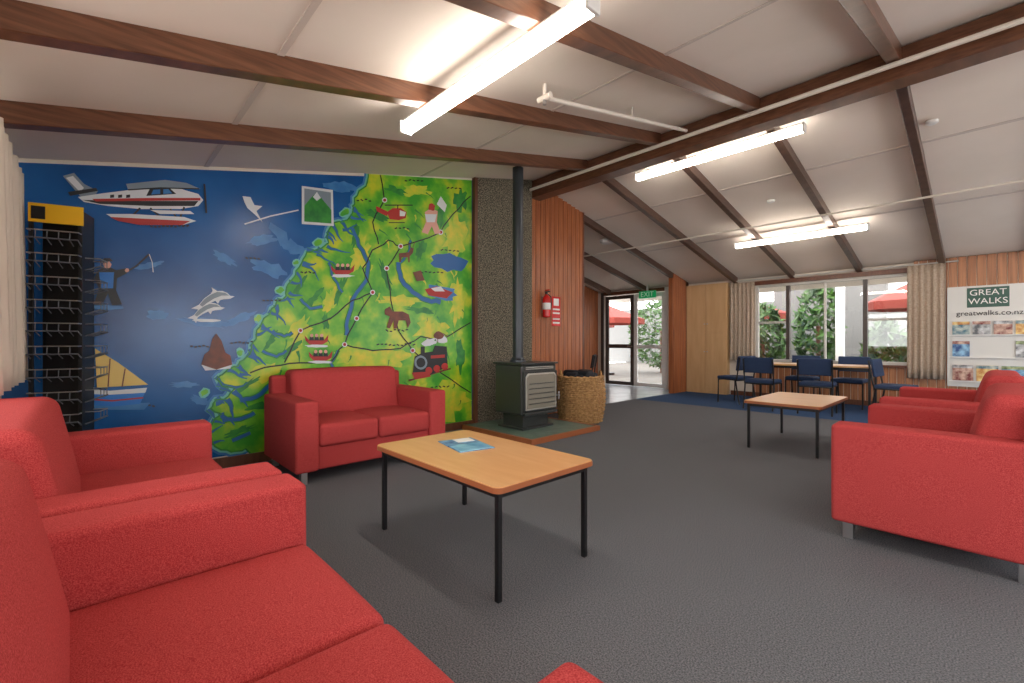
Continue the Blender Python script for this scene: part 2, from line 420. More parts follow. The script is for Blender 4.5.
# fiords, lakes and rivers
for pts, w in [([(352, 228), (358, 245), (368, 262), (366, 280), (352, 300), (347, 320), (346, 335)], .035),
               ([(398, 262), (400, 278), (412, 292), (428, 300), (440, 302)], .05), ([(328, 262), (334, 278), (342, 292)], .02),
               ([(240, 400), (256, 396), (270, 384), (282, 386)], .035), ([(300, 298), (310, 308), (322, 306)], .022),
               ([(262, 350), (276, 356), (286, 350)], .02), ([(222, 420), (240, 418), (254, 412)], .03), ([(338, 350), (330, 362), (334, 372)], .02),
               ([(410, 240), (408, 252), (400, 262)], .02), ([(272, 330), (284, 336), (292, 332)], .018), ([(232, 440), (250, 432)], .03)]:
    pts = rough(pts, 1.2, 3)
    mline(pts, w+.022, 'landdk', 7); mline(pts, w, 'mblue', 8)
mblob(448, 262, 18, 9, 'mblue', 8, 8, .2); mblob(440, 292, 16, 7, 'sealt', 8, 10, .2); mblob(288, 396, 6, 7, 'mblue', 8)
# roads
for pts in [[(470, 196), (452, 214), (440, 232), (420, 240), (400, 246), (388, 240), (372, 250), (362, 268), (372, 292), (356, 318), (344, 344), (330, 362)],
            [(344, 344), (372, 350), (400, 348), (420, 336), (440, 340), (470, 322)], [(372, 292), (352, 300), (330, 318), (300, 330), (284, 362)],
            [(400, 246), (386, 268), (390, 300), (398, 330), (412, 350)], [(380, 175), (384, 200), (372, 222), (378, 244)],
            [(412, 350), (440, 372), (470, 392)], [(250, 372), (270, 366), (300, 362), (330, 362)]]:
    mline(rough(pts, 1.0, 3), .014, 'mblack', 9)
# town dots
for x, y in [(400, 246), (344, 344), (412, 350), (372, 292), (440, 232), (300, 330), (356, 318), (386, 268), (440, 340), (384, 200)]:
    mblob(x, y, 2.6, 2.6, 'mwhite', 10, 0, .02, 10); mblob(x, y, 1.6, 1.6, 'mred', 11, 0, .02, 10)
# small dark annotations
def scrib(x, y, w, m='mblack'):
    for i in range(int(w/4)):
        mline([(x+4*i, y+random.uniform(-1, 1)), (x+4*i+2.6, y+random.uniform(-1, 1))], .014, m, 10)
for x, y, w in [(150, 226, 40), (230, 342, 24), (376, 344, 40), (300, 272, 16), (245, 258, 18), (420, 272, 24), (190, 346, 20), (356, 200, 16),
                (440, 250, 22), (385, 330, 24), (136, 405, 22), (394, 228, 16), (404, 180, 20), (446, 188, 16), (262, 300, 20), (430, 386, 20)]:
    scrib(x, y, w)
# seaplane
mpoly([(63, 176), (74, 173), (84, 184), (98, 191), (92, 200), (80, 196)], 'mgrey', 10)
mpoly([(66, 178), (73, 176), (84, 188), (80, 192)], 'mwhite', 11)
mpoly([(78, 197), (105, 193), (130, 190), (146, 186), (168, 184), (184, 190), (198, 194), (203, 200), (198, 206), (180, 209), (140, 209), (108, 206), (84, 202)], 'mwhite', 11)
mpoly([(82, 200), (140, 201), (198, 201), (194, 206), (150, 206), (100, 204)], 'mblack', 12)
mpoly([(92, 199), (150, 198), (200, 198), (200, 200.5), (140, 201), (96, 201.5)], 'mred', 13)
mpoly([(150, 188), (168, 187), (176, 194), (146, 196)], 'mblack', 12)
mpoly([(153, 190), (160, 189.5), (160, 194), (151, 194.5)], 'sealt', 13)
mpoly([(163, 189.5), (168, 189), (172, 193.5), (163, 194)], 'sealt', 13)
mpoly([(126, 184), (165, 180), (186, 183), (200, 189), (160, 188), (128, 190)], 'mgrey', 13)
mline([(128, 190), (160, 188), (199, 189)], .01, 'mblack', 14)
mpoly([(68, 192), (96, 188), (98, 191), (70, 196)], 'mblack', 12)
for x in (110, 118, 126): mpoly([(x, 195), (x+4, 194.6), (x+4, 197.6), (x, 198)], 'mblack', 13)
for a in [((140, 208), (132, 216)), ((170, 209), (176, 217)), ((150, 208), (160, 217)), ((184, 207), (180, 217))]: mline(a, .012, 'mblack', 12)
mpoly([(106, 214), (130, 214), (184, 217), (196, 221), (182, 225), (140, 225), (116, 220)], 'mwhite', 13)
mpoly([(110, 217), (190, 221), (182, 225), (140, 225), (118, 221)], 'mred', 14)
mpoly([(150, 210), (190, 211), (194, 214), (160, 214)], 'mwhite', 12)
mline([(204, 184), (206, 213)], .014, 'mblack', 13)
# fisherman with rod
mpoly([(98, 270), (106, 265), (116, 270), (126, 268), (127, 273), (117, 278), (116, 290), (122, 304), (112, 305), (108, 293), (102, 305), (94, 304), (99, 288), (94, 278)], 'mblack', 10)
mpoly([(99, 272), (114, 272), (113, 288), (101, 288)], 'mhull', 11); mblob(107, 264, 4, 4, 'mpink', 11); mpoly([(101, 262), (113, 261), (110, 258), (104, 258)], 'mblack', 12)
mblob(127, 270, 2, 2, 'mpink', 11)
mline([(122, 274), (136, 266), (149, 254)], .012, 'mblack', 10)
mline([(149, 254), (152, 262), (153, 272)], .005, 'mwhite', 10)
mblob(108, 307, 16, 2.4, 'sealt', 9)
# sail boat
mline([(93, 347), (93, 390)], .014, 'mblack', 10)
mpoly([(95, 348), (118, 362), (148, 384), (97, 387)], 'mtan', 11); mpoly([(91, 354), (84, 370), (75, 385), (91, 388)], 'mwhite', 11)
mline([(110, 358), (108, 386)], .008, 'mbrown', 12); mline([(125, 368), (122, 386)], .008, 'mbrown', 12)
mpoly([(79, 388), (110, 390), (147, 387), (140, 403), (112, 406), (88, 404)], 'mhull', 12)
mpoly([(79, 388), (110, 390), (147, 387), (145, 392), (110, 394), (82, 393)], 'mwhite', 13)
mline([(84, 398), (112, 400), (143, 397)], .012, 'mred', 13)
mpoly([(70, 404), (150, 402), (144, 409), (80, 409)], 'sealt', 10)
# dolphins, leaping
body = [(-17, 7), (-11, 0), (-4, -5), (-2, -8), (-3, -12), (3, -8), (9, -8), (14, -6), (17, -3), (22, -2), (17, 0.5), (10, 1), (6, 2), (4, 6), (1, 2.6), (-6, 6), (-12, 10), (-14, 17), (-18, 12), (-25, 11)]
for ox, oy, k in [(214, 298, .92), (207, 309, .8)]:
    mpoly([(ox+x*k, oy+y*k) for x, y in body], 'mwhite', 10)
    mpoly([(ox+x*k, oy+y*k) for x, y in [(-16, 7), (-11, 1), (-4, -4), (3, -7), (12, -6), (16, -3), (8, -3), (0, 0), (-8, 5), (-13, 9)]], 'mgrey', 11)
mblob(206, 320, 14, 1.6, 'mwhite', 9)
# rocky peak (island)
mpoly([(201, 364), (204, 354), (209, 350), (212, 338), (216, 333), (221, 340), (225, 352), (230, 355), (232, 364), (216, 369)], 'mbrown', 10)
mpoly([(201, 364), (232, 363), (230, 368), (205, 370)], 'mwhite', 9)
# pinned poster
mpoly([(301, 186), (332, 190), (333, 226), (301, 224)], 'mwhite', 16); mpoly([(303.5, 188.5), (330, 192.5), (330.5, 223.5), (303.5, 221.5)], 'mgrey', 17)
mpoly([(303.5, 221.5), (303.5, 206), (310, 198), (316, 192), (322, 200), (330.5, 210), (330.5, 223.5)], 'landdk', 18)
mpoly([(312, 197), (316, 192), (320, 198), (316, 201)], 'mwhite', 19)
# skydiver, gull and pole
mpoly([(242, 196), (250, 197), (254, 205), (262, 206), (256, 211), (262, 222), (254, 214), (247, 208), (244, 202)], 'mwhite', 10)
mpoly([(270, 222), (276, 226), (286, 232), (288, 243), (280, 246), (276, 236), (268, 228)], 'sealt', 10)
mline([(244, 224), (270, 216), (298, 210)], .012, 'mwhite', 11)
# helicopter
mpoly([(386, 212), (392, 208), (400, 208), (406, 212), (405, 218), (398, 220), (389, 219)], 'mred', 11); mpoly([(399, 210), (405, 212), (404, 216), (399, 216)], 'mwhite', 12)
mpoly([(388, 212), (386, 216), (376, 211), (375, 206), (378, 207)], 'mred', 12); mline([(384, 205), (412, 205)], .012, 'mblack', 12); mline([(397, 205), (397, 209)], .012, 'mblack', 12)
mline([(388, 222.5), (404, 222.5)], .01, 'mblack', 12)
# rafts with paddlers
for x, y in [(342, 269), (316, 339), (320, 355)]:
    mpoly([(x-12, y-4), (x-8, y), (x+8, y), (x+12, y-5), (x+11, y+2), (x+6, y+5), (x-7, y+5), (x-11, y+1)], 'mred', 11)
    for dx in (-5, 0, 5): mblob(x+dx, y-4, 1.8, 1.8, 'mpink', 13, 0, .05, 8); mpoly([(x+dx-2, y-2.5), (x+dx+2, y-2.5), (x+dx+2.4, y+1), (x+dx-2.4, y+1)], 'mblack', 12)
    mblob(x, y+6.5, 11, 1.6, 'mwhite', 10, 0, .2)
# horse
mpoly([(384, 309), (389, 306), (392, 311), (402, 311), (408, 314), (410, 322), (407, 328), (405, 320), (398, 320), (396, 328), (393, 328), (393, 320), (389, 328), (386, 327), (389, 316), (384, 314)], 'mbrown', 12)
# mountaineer
mpoly([(424, 212), (430, 208), (437, 211), (436, 222), (440, 233), (434, 234), (431, 226), (427, 234), (421, 232), (425, 222)], 'mpink', 12)
mpoly([(424, 214), (436, 214), (434, 222), (426, 222)], 'mwhite', 13); mblob(431, 207, 3.5, 3.5, 'mred', 13)
mpoly([(436, 204), (440, 196), (446, 205), (444, 212)], 'mwhite', 12)
# jet boat
mpoly([(424, 289), (436, 286), (452, 292), (446, 298), (428, 295)], 'mred', 12); mpoly([(430, 288), (440, 286), (444, 291), (434, 291)], 'mwhite', 13)
mpoly([(412, 272), (420, 270), (424, 280), (416, 281)], 'mbrown', 12)
# kiwi and deer
mblob(438, 335, 5, 4, 'mbrown', 12, 0, .1); mline([(442, 333), (447, 336)], .01, 'mbrown', 12); mline([(437, 338), (437, 342)], .01, 'mbrown', 12)
mpoly([(398, 253), (408, 252), (410, 247), (413, 248), (412, 253), (409, 256), (409, 262), (407.5, 262), (407, 257), (401, 257), (400, 262), (398.5, 262)], 'mbrown', 12)
mline([(410, 247), (407, 242)], .008, 'mbrown', 12); mline([(412, 247), (414, 242)], .008, 'mbrown', 12)
# steam train
mpoly([(412, 372), (414, 356), (420, 353), (420, 346), (424, 346), (424, 352), (432, 351), (434, 345), (446, 346), (447, 366), (430, 374), (416, 378)], 'mblack', 12)
mblob(420, 362, 6.5, 7, 'mgrey', 13, 0, .03); mblob(420, 362, 4.5, 5, 'mblack', 14, 0, .03)
mpoly([(411, 372), (428, 371), (430, 376), (414, 379)], 'mred', 14); mpoly([(430, 355), (444, 354), (444, 357), (430, 358)], 'mred', 13)
for x in (428, 436, 444): mblob(x, 370-(x-428)*.25, 3.4, 3.6, 'mred', 13, 0, .03)
mblob(428, 342, 8, 4, 'mwhite', 11, -20, .3); mblob(440, 338, 7, 4, 'mwhite', 11, 0, .3)
mline([(408, 380), (450, 368)], .02, 'mbrown', 11)
mu.finish(wn=False)

# ---------------------------------------------------------------- sofas
def sofa(x, y, rot, w, D=.92, bt=.29):
    """local: x across, y=0 front -> y=D back"""
    b = B('red_sofa').at(x, y, 0, rot); a = .18; h = w/2; AH = .65
    for sx in (-1, 1):
        x0, x1 = sorted((sx*h, sx*(h-a)))
        b.cushion(x0, x1, 0, D-.06, .10, AH, 'red', .022, (.004, .004, .006))
        b.tube([(x0+.012, .008, .13), (x0+.012, .008, AH-.02), (x1-.012, .008, AH-.02), (x1-.012, .008, .13)], .004, 'redseam', 6)
    b.cushion(-h+a-.005, h-a+.005, .03, D-.08, .10, .31, 'red', .02)
    for xa, xb in ((-h+a, -.002), (.002, h-a)):
        b.cushion(xa, xb, .0, D-.24, .28, .46, 'red', .035, (0, .01, .022))
    b.cushion(-h+a-.01, h-a+.01, D-.12-bt, D-.13, .38, .86, 'red', .05, (0, .02, .01), .20)
    b.cushion(-h+.05, h-.05, D-.12, D-.0, .10, .81, 'red', .03)
    for lx in (-h+.08, h-.08):
        for ly in (.07, D-.12):
            b.box(lx-.025, lx+.025, ly-.025, ly+.025, 0, .11, 'chrome', .004)
    return b.finish()
sofa(1.00, .53, 180, 1.48, .96)
sofa(2.53, .52, 180, 1.50, .95)
sofa(3.62, 1.83, -90, 1.38, .92, .24)
sofa(.63, 3.74, 90, 1.30, .86, .22)
sofa(.65, 5.55, 90, 1.40, .86, .22)

# ---------------------------------------------------------------- coffee tables
def rrect(x0, x1, y0, y1, r, n=5):
    P = []
    for cx, cy, a in ((x1-r, y1-r, 0), (x0+r, y1-r, 90), (x0+r, y0+r, 180), (x1-r, y0+r, 270)):
        for i in range(n+1):
            q = math.radians(a+90*i/n); P.append((cx+r*math.cos(q), cy+r*math.sin(q)))
    return P
def coffee(x0, x1, y0, y1, h=.50):
    b = B('coffee_table')
    b.prism(rrect(x0, x1, y0, y1, .04), 'z', h-.028, h-.004, 'lamedge')
    b.prism(rrect(x0+.004, x1-.004, y0+.004, y1-.004, .038), 'z', h-.01, h, 'lam')
    i = .03
    for lx in (x0+i, x1-i-.025):
        for ly in (y0+i, y1-i-.025): b.box(lx, lx+.025, ly, ly+.025, 0, h-.028, 'black', .002, 1)
    for ly in (y0+i, y1-i-.025): b.box(x0+i+.025, x1-i-.025, ly+.003, ly+.022, h-.058, h-.028, 'black')
    for lx in (x0+i, x1-i-.025): b.box(lx+.003, lx+.022, y0+i+.025, y1-i-.025, h-.058, h-.028, 'black')
    b.finish()
coffee(1.41, 2.52, 1.24, 1.92, .505)
coffee(1.10, 1.80, 5.04, 6.22)
b = B('brochure').at(2.14, 1.63, .5055, 12)
b.box(-.16, .16, -.11, .11, 0, .004, BRO[2]); b.box(-.158, .0, -.105, .105, .004, .006, mat('brochure_cover', (60, 140, 190), .3, c2=(150, 205, 230), scale=9)); b.box(.06, .15, -.02, .09, .004, .0055, 'white')
b.finish()

# ---------------------------------------------------------------- wood burner, hearth, flue
b = B('hearth')
b.box(3.42, XM-.062, 3.50, 4.66, 0, .055, 'hearth', .004)
b.box(3.38, 3.42, 3.46, 4.70, 0, .06, 'lamedge', .004); b.box(3.42, XM-.062, 4.66, 4.70, 0, .06, 'lamedge', .004); b.box(3.42, XM-.062, 3.46, 3.50, 0, .06, 'lamedge', .004)
b.finish()
b = B('wood_burner')
b.box(3.86, 4.22, 3.80, 4.25, .056, .24, 'iron', .01)
b.box(3.81, 4.26, 3.75, 4.30, .056, .08, 'iron', .006)
b.cushion(3.78, 4.26, 3.70, 4.32, .24, .84, 'iron', .025)
b.box(3.76, 4.28, 3.685, 4.335, .84, .865, 'iron', .008)
b.box(3.74, 3.79, 3.72, 4.30, .235, .275, 'iron', .01)
b.box(3.755, 3.785, 3.715, 4.305, .28, .76, 'iron', .008)
b.prism([(3.74, .30), (4.28, .30), (4.28, .70), (4.24, .74), (3.78, .74), (3.74, .70)], 'x', 3.745, 3.76, 'stgrille', .004)
b.prism([(3.76, .32), (4.26, .32), (4.26, .69), (4.23, .72), (3.79, .72), (3.76, .69)], 'x', 3.740, 3.748, 'stglass', .002)
for i in range(5):
    z = .37+i*.06; b.box(3.733, 3.741, 3.79, 4.23, z, z+.009, 'iron')
for z in (.785, .805): b.box(3.768, 3.785, 3.77, 4.25, z, z+.010, 'stgrille')
b.cyl((3.745, 4.285, .45), (3.70, 4.285, .45), .012, 'chrome'); b.cyl((3.71, 4.285, .40), (3.71, 4.285, .50), .01, 'chrome')
b.lathe([(.10, 0), (.10, .02), (.085, .035), (.08, .055)], (4.1, 3.95, .865), 'flue')
b.finish()
b = B('flue_pipe'); b.cyl((4.1, 3.95, .92), (4.1, 3.95, cz(3.88)), .068, 'flue', 32)
b.cyl((4.1, 3.95, 2.0), (4.1, 3.95, 2.03), .072, 'flue', 32); b.finish()

# ---------------------------------------------------------------- wicker basket
b = B('wicker_basket'); cx, cy = 3.96, 5.04
def rad(z): return .28+.05*math.sin(math.pi*min(z/.60, 1)*.85)
b.lathe([(rad(0)-.02, 0), (rad(.2)-.02, .2), (rad(.4)-.02, .4), (rad(.58)-.02, .58), (rad(.58)-.05, .58), (rad(.4)-.05, .4), (rad(.1)-.05, .1), (.01, .1)], (cx, cy, .01), 'wicker')
for k in range(22):
    z = .02+k*.0275; ph = math.pi*(k % 2)
    b.tube([(cx+(rad(z)+.013*math.cos(12*a+ph))*math.cos(a), cy+(rad(z)+.013*math.cos(12*a+ph))*math.sin(a), z) for a in [2*math.pi*i/72 for i in range(72)]], .0125, 'wicker', 6, True)
for i in range(24):
    a = 2*math.pi*i/24; b.tube([(cx+rad(z)*math.cos(a), cy+rad(z)*math.sin(a), z) for z in (.02, .15, .3, .45, .6)], .009, 'wicker', 6)
for r_, z in ((.0, .61), (.012, .63), (-.012, .63)):
    b.tube([(cx+(rad(.6)+r_)*math.cos(a), cy+(rad(.6)+r_)*math.sin(a), z+.008*math.sin(20*a)) for a in [2*math.pi*i/60 for i in range(60)]], .017, 'wicker', 6, True)
for s_ in (-1, 1):
    b.tube([(cx+.28*s_*.7-.08*.7+.16*.7*i/6, cy-.28*s_*.7-.08*.7+.16*.7*i/6, .62+.09*math.sin(math.pi*i/6)) for i in range(7)], .014, 'wicker', 6)
for i in range(9):
    a = i*.7; b.cushion(cx+.13*math.cos(a)-.10, cx+.13*math.cos(a)+.10, cy+.13*math.sin(a)-.08, cy+.13*math.sin(a)+.08, .5, .66+.03*(i % 3), 'coal', .04)
b.finish()

# ---------------------------------------------------------------- fire extinguisher + sign
b = B('fire_extinguisher'); ex, ey = XM-.09, 5.02
b.lathe([(.01, 0), (.055, .005), (.062, .03), (.062, .27), (.05, .31), (.025, .335), (.02, .35)], (ex, ey, 1.48), 'extred', 24)
b.lathe([(.063, .12), (.063, .22)], (ex, ey, 1.48), 'white', 24)
b.cyl((ex, ey, 1.82), (ex, ey, 1.86), .02, 'black'); b.box(ex-.07, ex+.03, ey-.01, ey+.01, 1.86, 1.875, 'black'); b.box(ex-.06, ex+.02, ey-.01, ey+.01, 1.885, 1.90, 'extred')
b.tube([(ex, ey+.02, 1.84), (ex-.01, ey+.09, 1.80), (ex-.01, ey+.095, 1.68), (ex-.01, ey+.07, 1.58)], .009, 'black'); b.box(ex+.05, XM-.0145, ey-.02, ey+.02, 1.55, 1.8, 'chrome')
b.finish()
b = B('fire_safety_sign'); b.box(XM-.02, XM-.015, 5.22, 5.42, 1.36, 1.82, 'extred')
for z in (1.40, 1.46, 1.55, 1.61): b.box(XM-.022, XM-.02, 5.24, 5.40, z, z+.025, 'white')
b.box(XM-.022, XM-.02, 5.26, 5.38, 1.68, 1.79, 'white'); b.finish()

# ---------------------------------------------------------------- lamps and pipes
def lamp(x0, x1, y):
    b = B('fluorescent_batten_light'); z = cz(y)-.125
    b.box(x0, x1, y-.035, y+.035, z-.02, z+.0, 'lampbody', .006)
    b.box(x0+.015, x1-.015, y-.045, y+.045, z-.085, z-.02, 'lampglow', .02, 3)
    for xa in (x0, x1-.02): b.box(xa, xa+.02, y-.047, y+.047, z-.09, z, 'lampbody', .004)
    b.finish()
for yy, x0, x1 in ((1.68, 1.24, 2.93), (5.24, 1.28, 3.2), (7.86, 1.16, 2.93)):
    lamp(x0, x1, yy)
    lamp(-2.2, -.5, yy)  # unseen extra fitting per row, added only to raise the room's light level
b = B('sprinkler_pipe'); b.tube([(2.24, 2.43, cz(2.43)-.10), (2.24, 4.66, cz(4.66)-.10)], .018, 'pipe')
b.cyl((2.18, 2.43, cz(2.43)-.10), (2.30, 2.43, cz(2.43)-.10), .022, 'pipe'); b.cyl((2.24, 2.43, cz(2.43)-.10), (2.24, 2.43, cz(2.43)), .014, 'pipe')
b.cyl((2.24, 2.43, cz(2.43)-.15), (2.24, 2.43, cz(2.43)-.10), .014, 'chrome')
b.cyl((2.24, 3.6, cz(3.6)-.10), (2.24, 3.6, cz(3.6)), .01, 'pipe'); b.finish()
B('conduit_pipe').tube([(XB+.01, 4.70, cz(4.70)-.15), (XM-.06, 4.70, cz(4.70)-.15)], .022, 'pipe').finish()
B('conduit_pipe').tube([(XB+.01, 7.37, cz(7.37)-.126), (XF-.02, 7.37, cz(7.37)-.126)], .014, 'pipe').finish()
b = B('emergency_light'); b.lathe([(.12, 0), (.14, .03), (.14, .07), (.10, .08)], (4.95, 7.1, cz(7.1)-.08), 'white', 8); b.finish()
for px_, py_ in ((2.1, 6.9), (.4, 6.0)):
    b = B('smoke_detector'); b.lathe([(.03, 0), (.05, .012), (.05, .035)], (px_, py_, cz(py_)-.04), 'white', 20); b.finish()

# ---------------------------------------------------------------- cupboards, doors, windows
b = B('tall_cupboard')
b.box(3.80, 4.685, 9.76, YW-.001, 0, 2.36, 'ply', .004)
for xa, xb in ((3.81, 4.235), (4.245, 4.675)):
    for za, zb in ((.08, 1.30), (1.31, 2.34)): b.box(xa, xb, 9.745, 9.762, za, zb, 'ply', .003)
for z in (.9, 1.5):
    for xx in (4.21, 4.27): b.cyl((xx, 9.73, z), (xx, 9.746, z), .012, 'chrome')
b.finish()
def frame(b, x0, x1, y, z0, z1, w, m, d=.05):
    b.box(x0, x0+w, y-d/2, y+d/2, z0, z1, m, .003, 1); b.box(x1-w, x1, y-d/2, y+d/2, z0, z1, m, .003, 1)
    b.box(x0+w, x1-w, y-d/2, y+d/2, z0, z0+w, m, .003, 1); b.box(x0+w, x1-w, y-d/2, y+d/2, z1-w, z1, m, .003, 1)
b = B('window_1'); yy = YW+.06
frame(b, .9, 3.3, yy, .72, 2.26, .05, 'alu', .08)
for xx in (2.72, 1.52): b.box(xx-.03, xx+.03, yy-.04, yy+.04, .77, 2.21, 'darkframe')
for xa, xb in ((2.75, 3.25), (.95, 1.49)):
    b.box(xa, xb, yy-.03, yy+.03, 1.48, 1.52, 'alu')
b.box(2.1, 2.13, yy-.03, yy+.03, .77, 2.21, 'alu')
b.box(.95, 3.25, yy-.003, yy+.003, .77, 2.21, 'glass')
b.box(.86, 3.34, YW-.06, YW+.02, .68, .72, 'trim', .004); b.box(.84, 3.36, YW-.03, YW+.0, 2.26, 2.34, 'trim', .004)
b.finish()
b = B('door_1'); frame(b, 6.14, 6.98, yy, 0.01, 2.30, .09, 'darkframe'); b.box(6.23, 6.89, yy-.02, yy+.02, .95, 1.05, 'darkframe'); b.box(6.23, 6.89, yy-.003, yy+.003, .1, 2.21, 'glass')
b.cyl((6.19, yy-.06, 1.0), (6.19, yy-.02, 1.0), .015, 'chrome'); b.box(6.19, 6.30, yy-.07, yy-.055, .99, 1.01, 'chrome'); b.finish()
b = B('door_2'); frame(b, 5.29, 6.13, yy, 0.01, 2.30, .09, 'white'); b.box(5.38, 6.04, yy-.02, yy+.02, .95, 1.03, 'white'); b.box(5.38, 6.04, yy-.003, yy+.003, .1, 2.21, 'glass'); b.finish()
b = B('trim_door'); b.box(5.19, 5.27, YW-.03, YW, 0, 2.40, 'white'); b.box(7.0, 7.08, YW-.03, YW, 0, 2.40, 'darkframe'); b.box(5.27, 7.0, YW-.03, YW, 2.32, 2.40, 'trim'); b.finish()
b = B('exit_sign'); b.box(5.42, 5.86, 9.72, 9.76, 2.16, 2.33, 'exitgreen', .005); b.box(5.62, 5.66, 9.73, 9.75, 2.33, cz(9.74)-.0, 'white')
eo = b.finish(); text('exit_lettering', 'EXIT', .17, -5.64, 9.718, 2.245, 0, 'white', eo)

# curtains
def curtain(name, ax, a0, a1, c, z0, z1, waves, amp, m='curtain'):
    b = B(name); t = bmesh.new(); n = waves*10; rows = 10; R = []
    for k in range(rows+1):
        f = k/rows; row = []
        for i in range(n+1):
            a = a0+(a1-a0)*i/n; am = amp*(.55+.45*f)*(1+.3*math.sin(i*.37))
            o = c+am*math.sin(2*math.pi*waves*i/n+.5*math.sin(3*f))
            row.append(t.verts.new((a, o, z1+(z0-z1)*f) if ax == 'x' else (o, a, z1+(z0-z1)*f)))
        R.append(row)
    for A, C in zip(R, R[1:]):
        for i in range(n): t.faces.new((A[i], A[i+1], C[i+1], C[i]))
    b.merge(t, m, False); ob = b.finish(sharp=80, wn=False)
    s_ = ob.modifiers.new('thick', 'SOLIDIFY'); s_.thickness = .004
    return ob
curtain('curtain', 'x', 3.0, 4.35, YL+.115, .88, 2.20, 11, .045, 'curtainlt')
curtain('curtain', 'x', 3.28, 3.76, YW-.09, .73, 2.33, 6, .026)
curtain('curtain', 'x', .50, .95, YW-.09, .52, 2.36, 6, .026)
b = B('curtain_rail'); b.tube([(.35, YW-.09, 2.37), (3.77, YW-.09, 2.37)], .012, 'alu')
for xx in (.4, 2.1, 3.7): b.box(xx-.01, xx+.01, YW-.09, YW-.014, 2.365, 2.38, 'alu')
b.finish()
b = B('curtain_rail'); b.tube([(.2, YL+.115, 2.215), (4.4, YL+.115, 2.215)], .012, 'alu')
for xx in (.3, 2.1, 4.3): b.box(xx-.01, xx+.01, YL+.001, YL+.115, 2.21, 2.225, 'alu')
b.finish()

# ---------------------------------------------------------------- information board
b = B('information_board'); yb = YW-.016
b.box(-1.1, .48, yb-.025, yb, .42, 1.97, 'offwhite', .004)
b.box(-.18, .26, yb-.03, yb-.024, 1.64, 1.94, mat('logo_green', (56, 92, 80), .5))
random.seed(3)
for r, z in enumerate((1.24, .90, .53)):
    b.box(-1.05, .46, yb-.06, yb-.025, z-.03, z-.015, 'white')
    x = .42; k = 0
    while x > -.95:
        w = .22 if r < 2 else .26
        if not (r == 1 and k in (1, 2)):
            h_ = .24 if r else .20
            b.box(x-w+.03, x, yb-.045, yb-.03, z-.012, z-.012+h_, BRO[(k*5+r*2) % 6], .001, 1)
            b.box(x-w+.03, x, yb-.047, yb-.045, z+h_-.06, z-.014+h_, BRO[(k+r+3) % 6])
        x -= w; k += 1
bo = b.finish()
text('board_lettering', 'GREAT', .125, -.04, yb-.032, 1.86, 0, 'white', bo)
text('board_lettering', 'WALKS', .125, -.04, yb-.032, 1.73, 0, 'white', bo)
text('board_lettering_small', 'greatwalks.co.nz', .105, -.03, yb-.03, 1.55, 0, 'ink', bo)
# ---------------------------------------------------------------- dining set
b = B('dining_table')
b.prism(rrect(1.2, 2.85, 8.55, 9.2, .04), 'z', .715, .74, 'lam')
for lx in (1.25, 2.77):
    for ly in (8.6, 9.12): b.box(lx, lx+.03, ly, ly+.03, 0, .715, 'black')
b.box(1.25, 2.8, 8.6, 8.62, .67, .715, 'black'); b.box(1.25, 2.8, 9.13, 9.15, .67, .715, 'black'); b.finish()
def chair(x, y, rot, m='blue'):
    """local: faces -y (back rest at +y)"""
    b = B('dining_chair').at(x, y, 0, rot); r = .013
    for sx in (-1, 1):
        X = sx*.22
        b.tube([(X, -.20, 0), (X, -.19, .43), (X, .0, .435), (X, .19, .43), (X, .22, .60), (X, .26, .84)], r, 'black')
        b.tube([(X, .25, 0), (X, .20, .25), (X, .17, .43)], r, 'black')
    b.tube([(-.22, -.17, .425), (.22, -.17, .425)], r, 'black'); b.tube([(-.22, .19, .425), (.22, .19, .425)], r, 'black')
    b.cushion(-.225, .225, -.22, .20, .43, .49, m, .02, (0, 0, .012))
    b.cushion(-.225, .225, .17, .205, .60, .86, m, .015, (0, .006, 0), .16)
    return b.finish()
chair(2.62, 8.22, 180); chair(1.86, 8.28, 176); chair(3.22, 8.66, 90+18); chair(.96, 8.55, -84)
chair(2.35, 9.44, 0); chair(1.65, 9.44, 4)
chair(5.6, 7.2, 60, 'coal')

# ---------------------------------------------------------------- brochure stand
b = B('brochure_stand').at(4.18, -.125, 0, 16)
b.box(-.15, .15, -.13, .13, .0, .05, 'black', .01)
b.box(.08, .10, -.125, .125, .05, 1.97, 'black', .003)
b.box(-.10, .08, .105, .125, .05, 1.97, 'black', .003)
for sx in (-.10, .09):
    for sy in (-.12, .115): b.box(sx-.01, sx+.01, sy-.01, sy+.01, .05, 1.97, 'black', .002)
for k in range(12):
    z = .14+k*.145
    b.tube([(-.10, -.12, z), (-.165, -.12, z+.03), (-.165, .12, z+.03), (-.10, .12, z)], .005, 'wire', 6)
    b.tube([(-.10, -.12, z+.08), (-.16, -.12, z+.08), (-.16, .12, z+.08), (-.10, .12, z+.08)], .004, 'chrome', 6)
    if k < 11:
        b.tube([(-.06, .125, z), (-.06, .20, z+.03), (.08, .20, z+.03), (.08, .125, z)], .005, 'wire', 6)
        b.tube([(-.06, .125, z+.08), (-.06, .20, z+.08), (.08, .20, z+.08), (.08, .125, z+.08)], .004, 'chrome', 6)
        for q in (-.05, .01, .07): b.tube([(q, .125, z), (q, .20, z+.03), (q, .20, z+.08)], .003, 'wire', 5)
    for q in (-.08, -.027, .027, .08): b.tube([(-.10, q, z), (-.165, q, z+.03), (-.16, q, z+.08)], .003, 'wire', 5)
b.box(-.115, -.10, -.13, .13, 1.87, 1.99, 'yellow', .002)
b.box(-.118, -.115, -.115, -.05, 1.89, 1.97, 'ink')
st = b.finish()

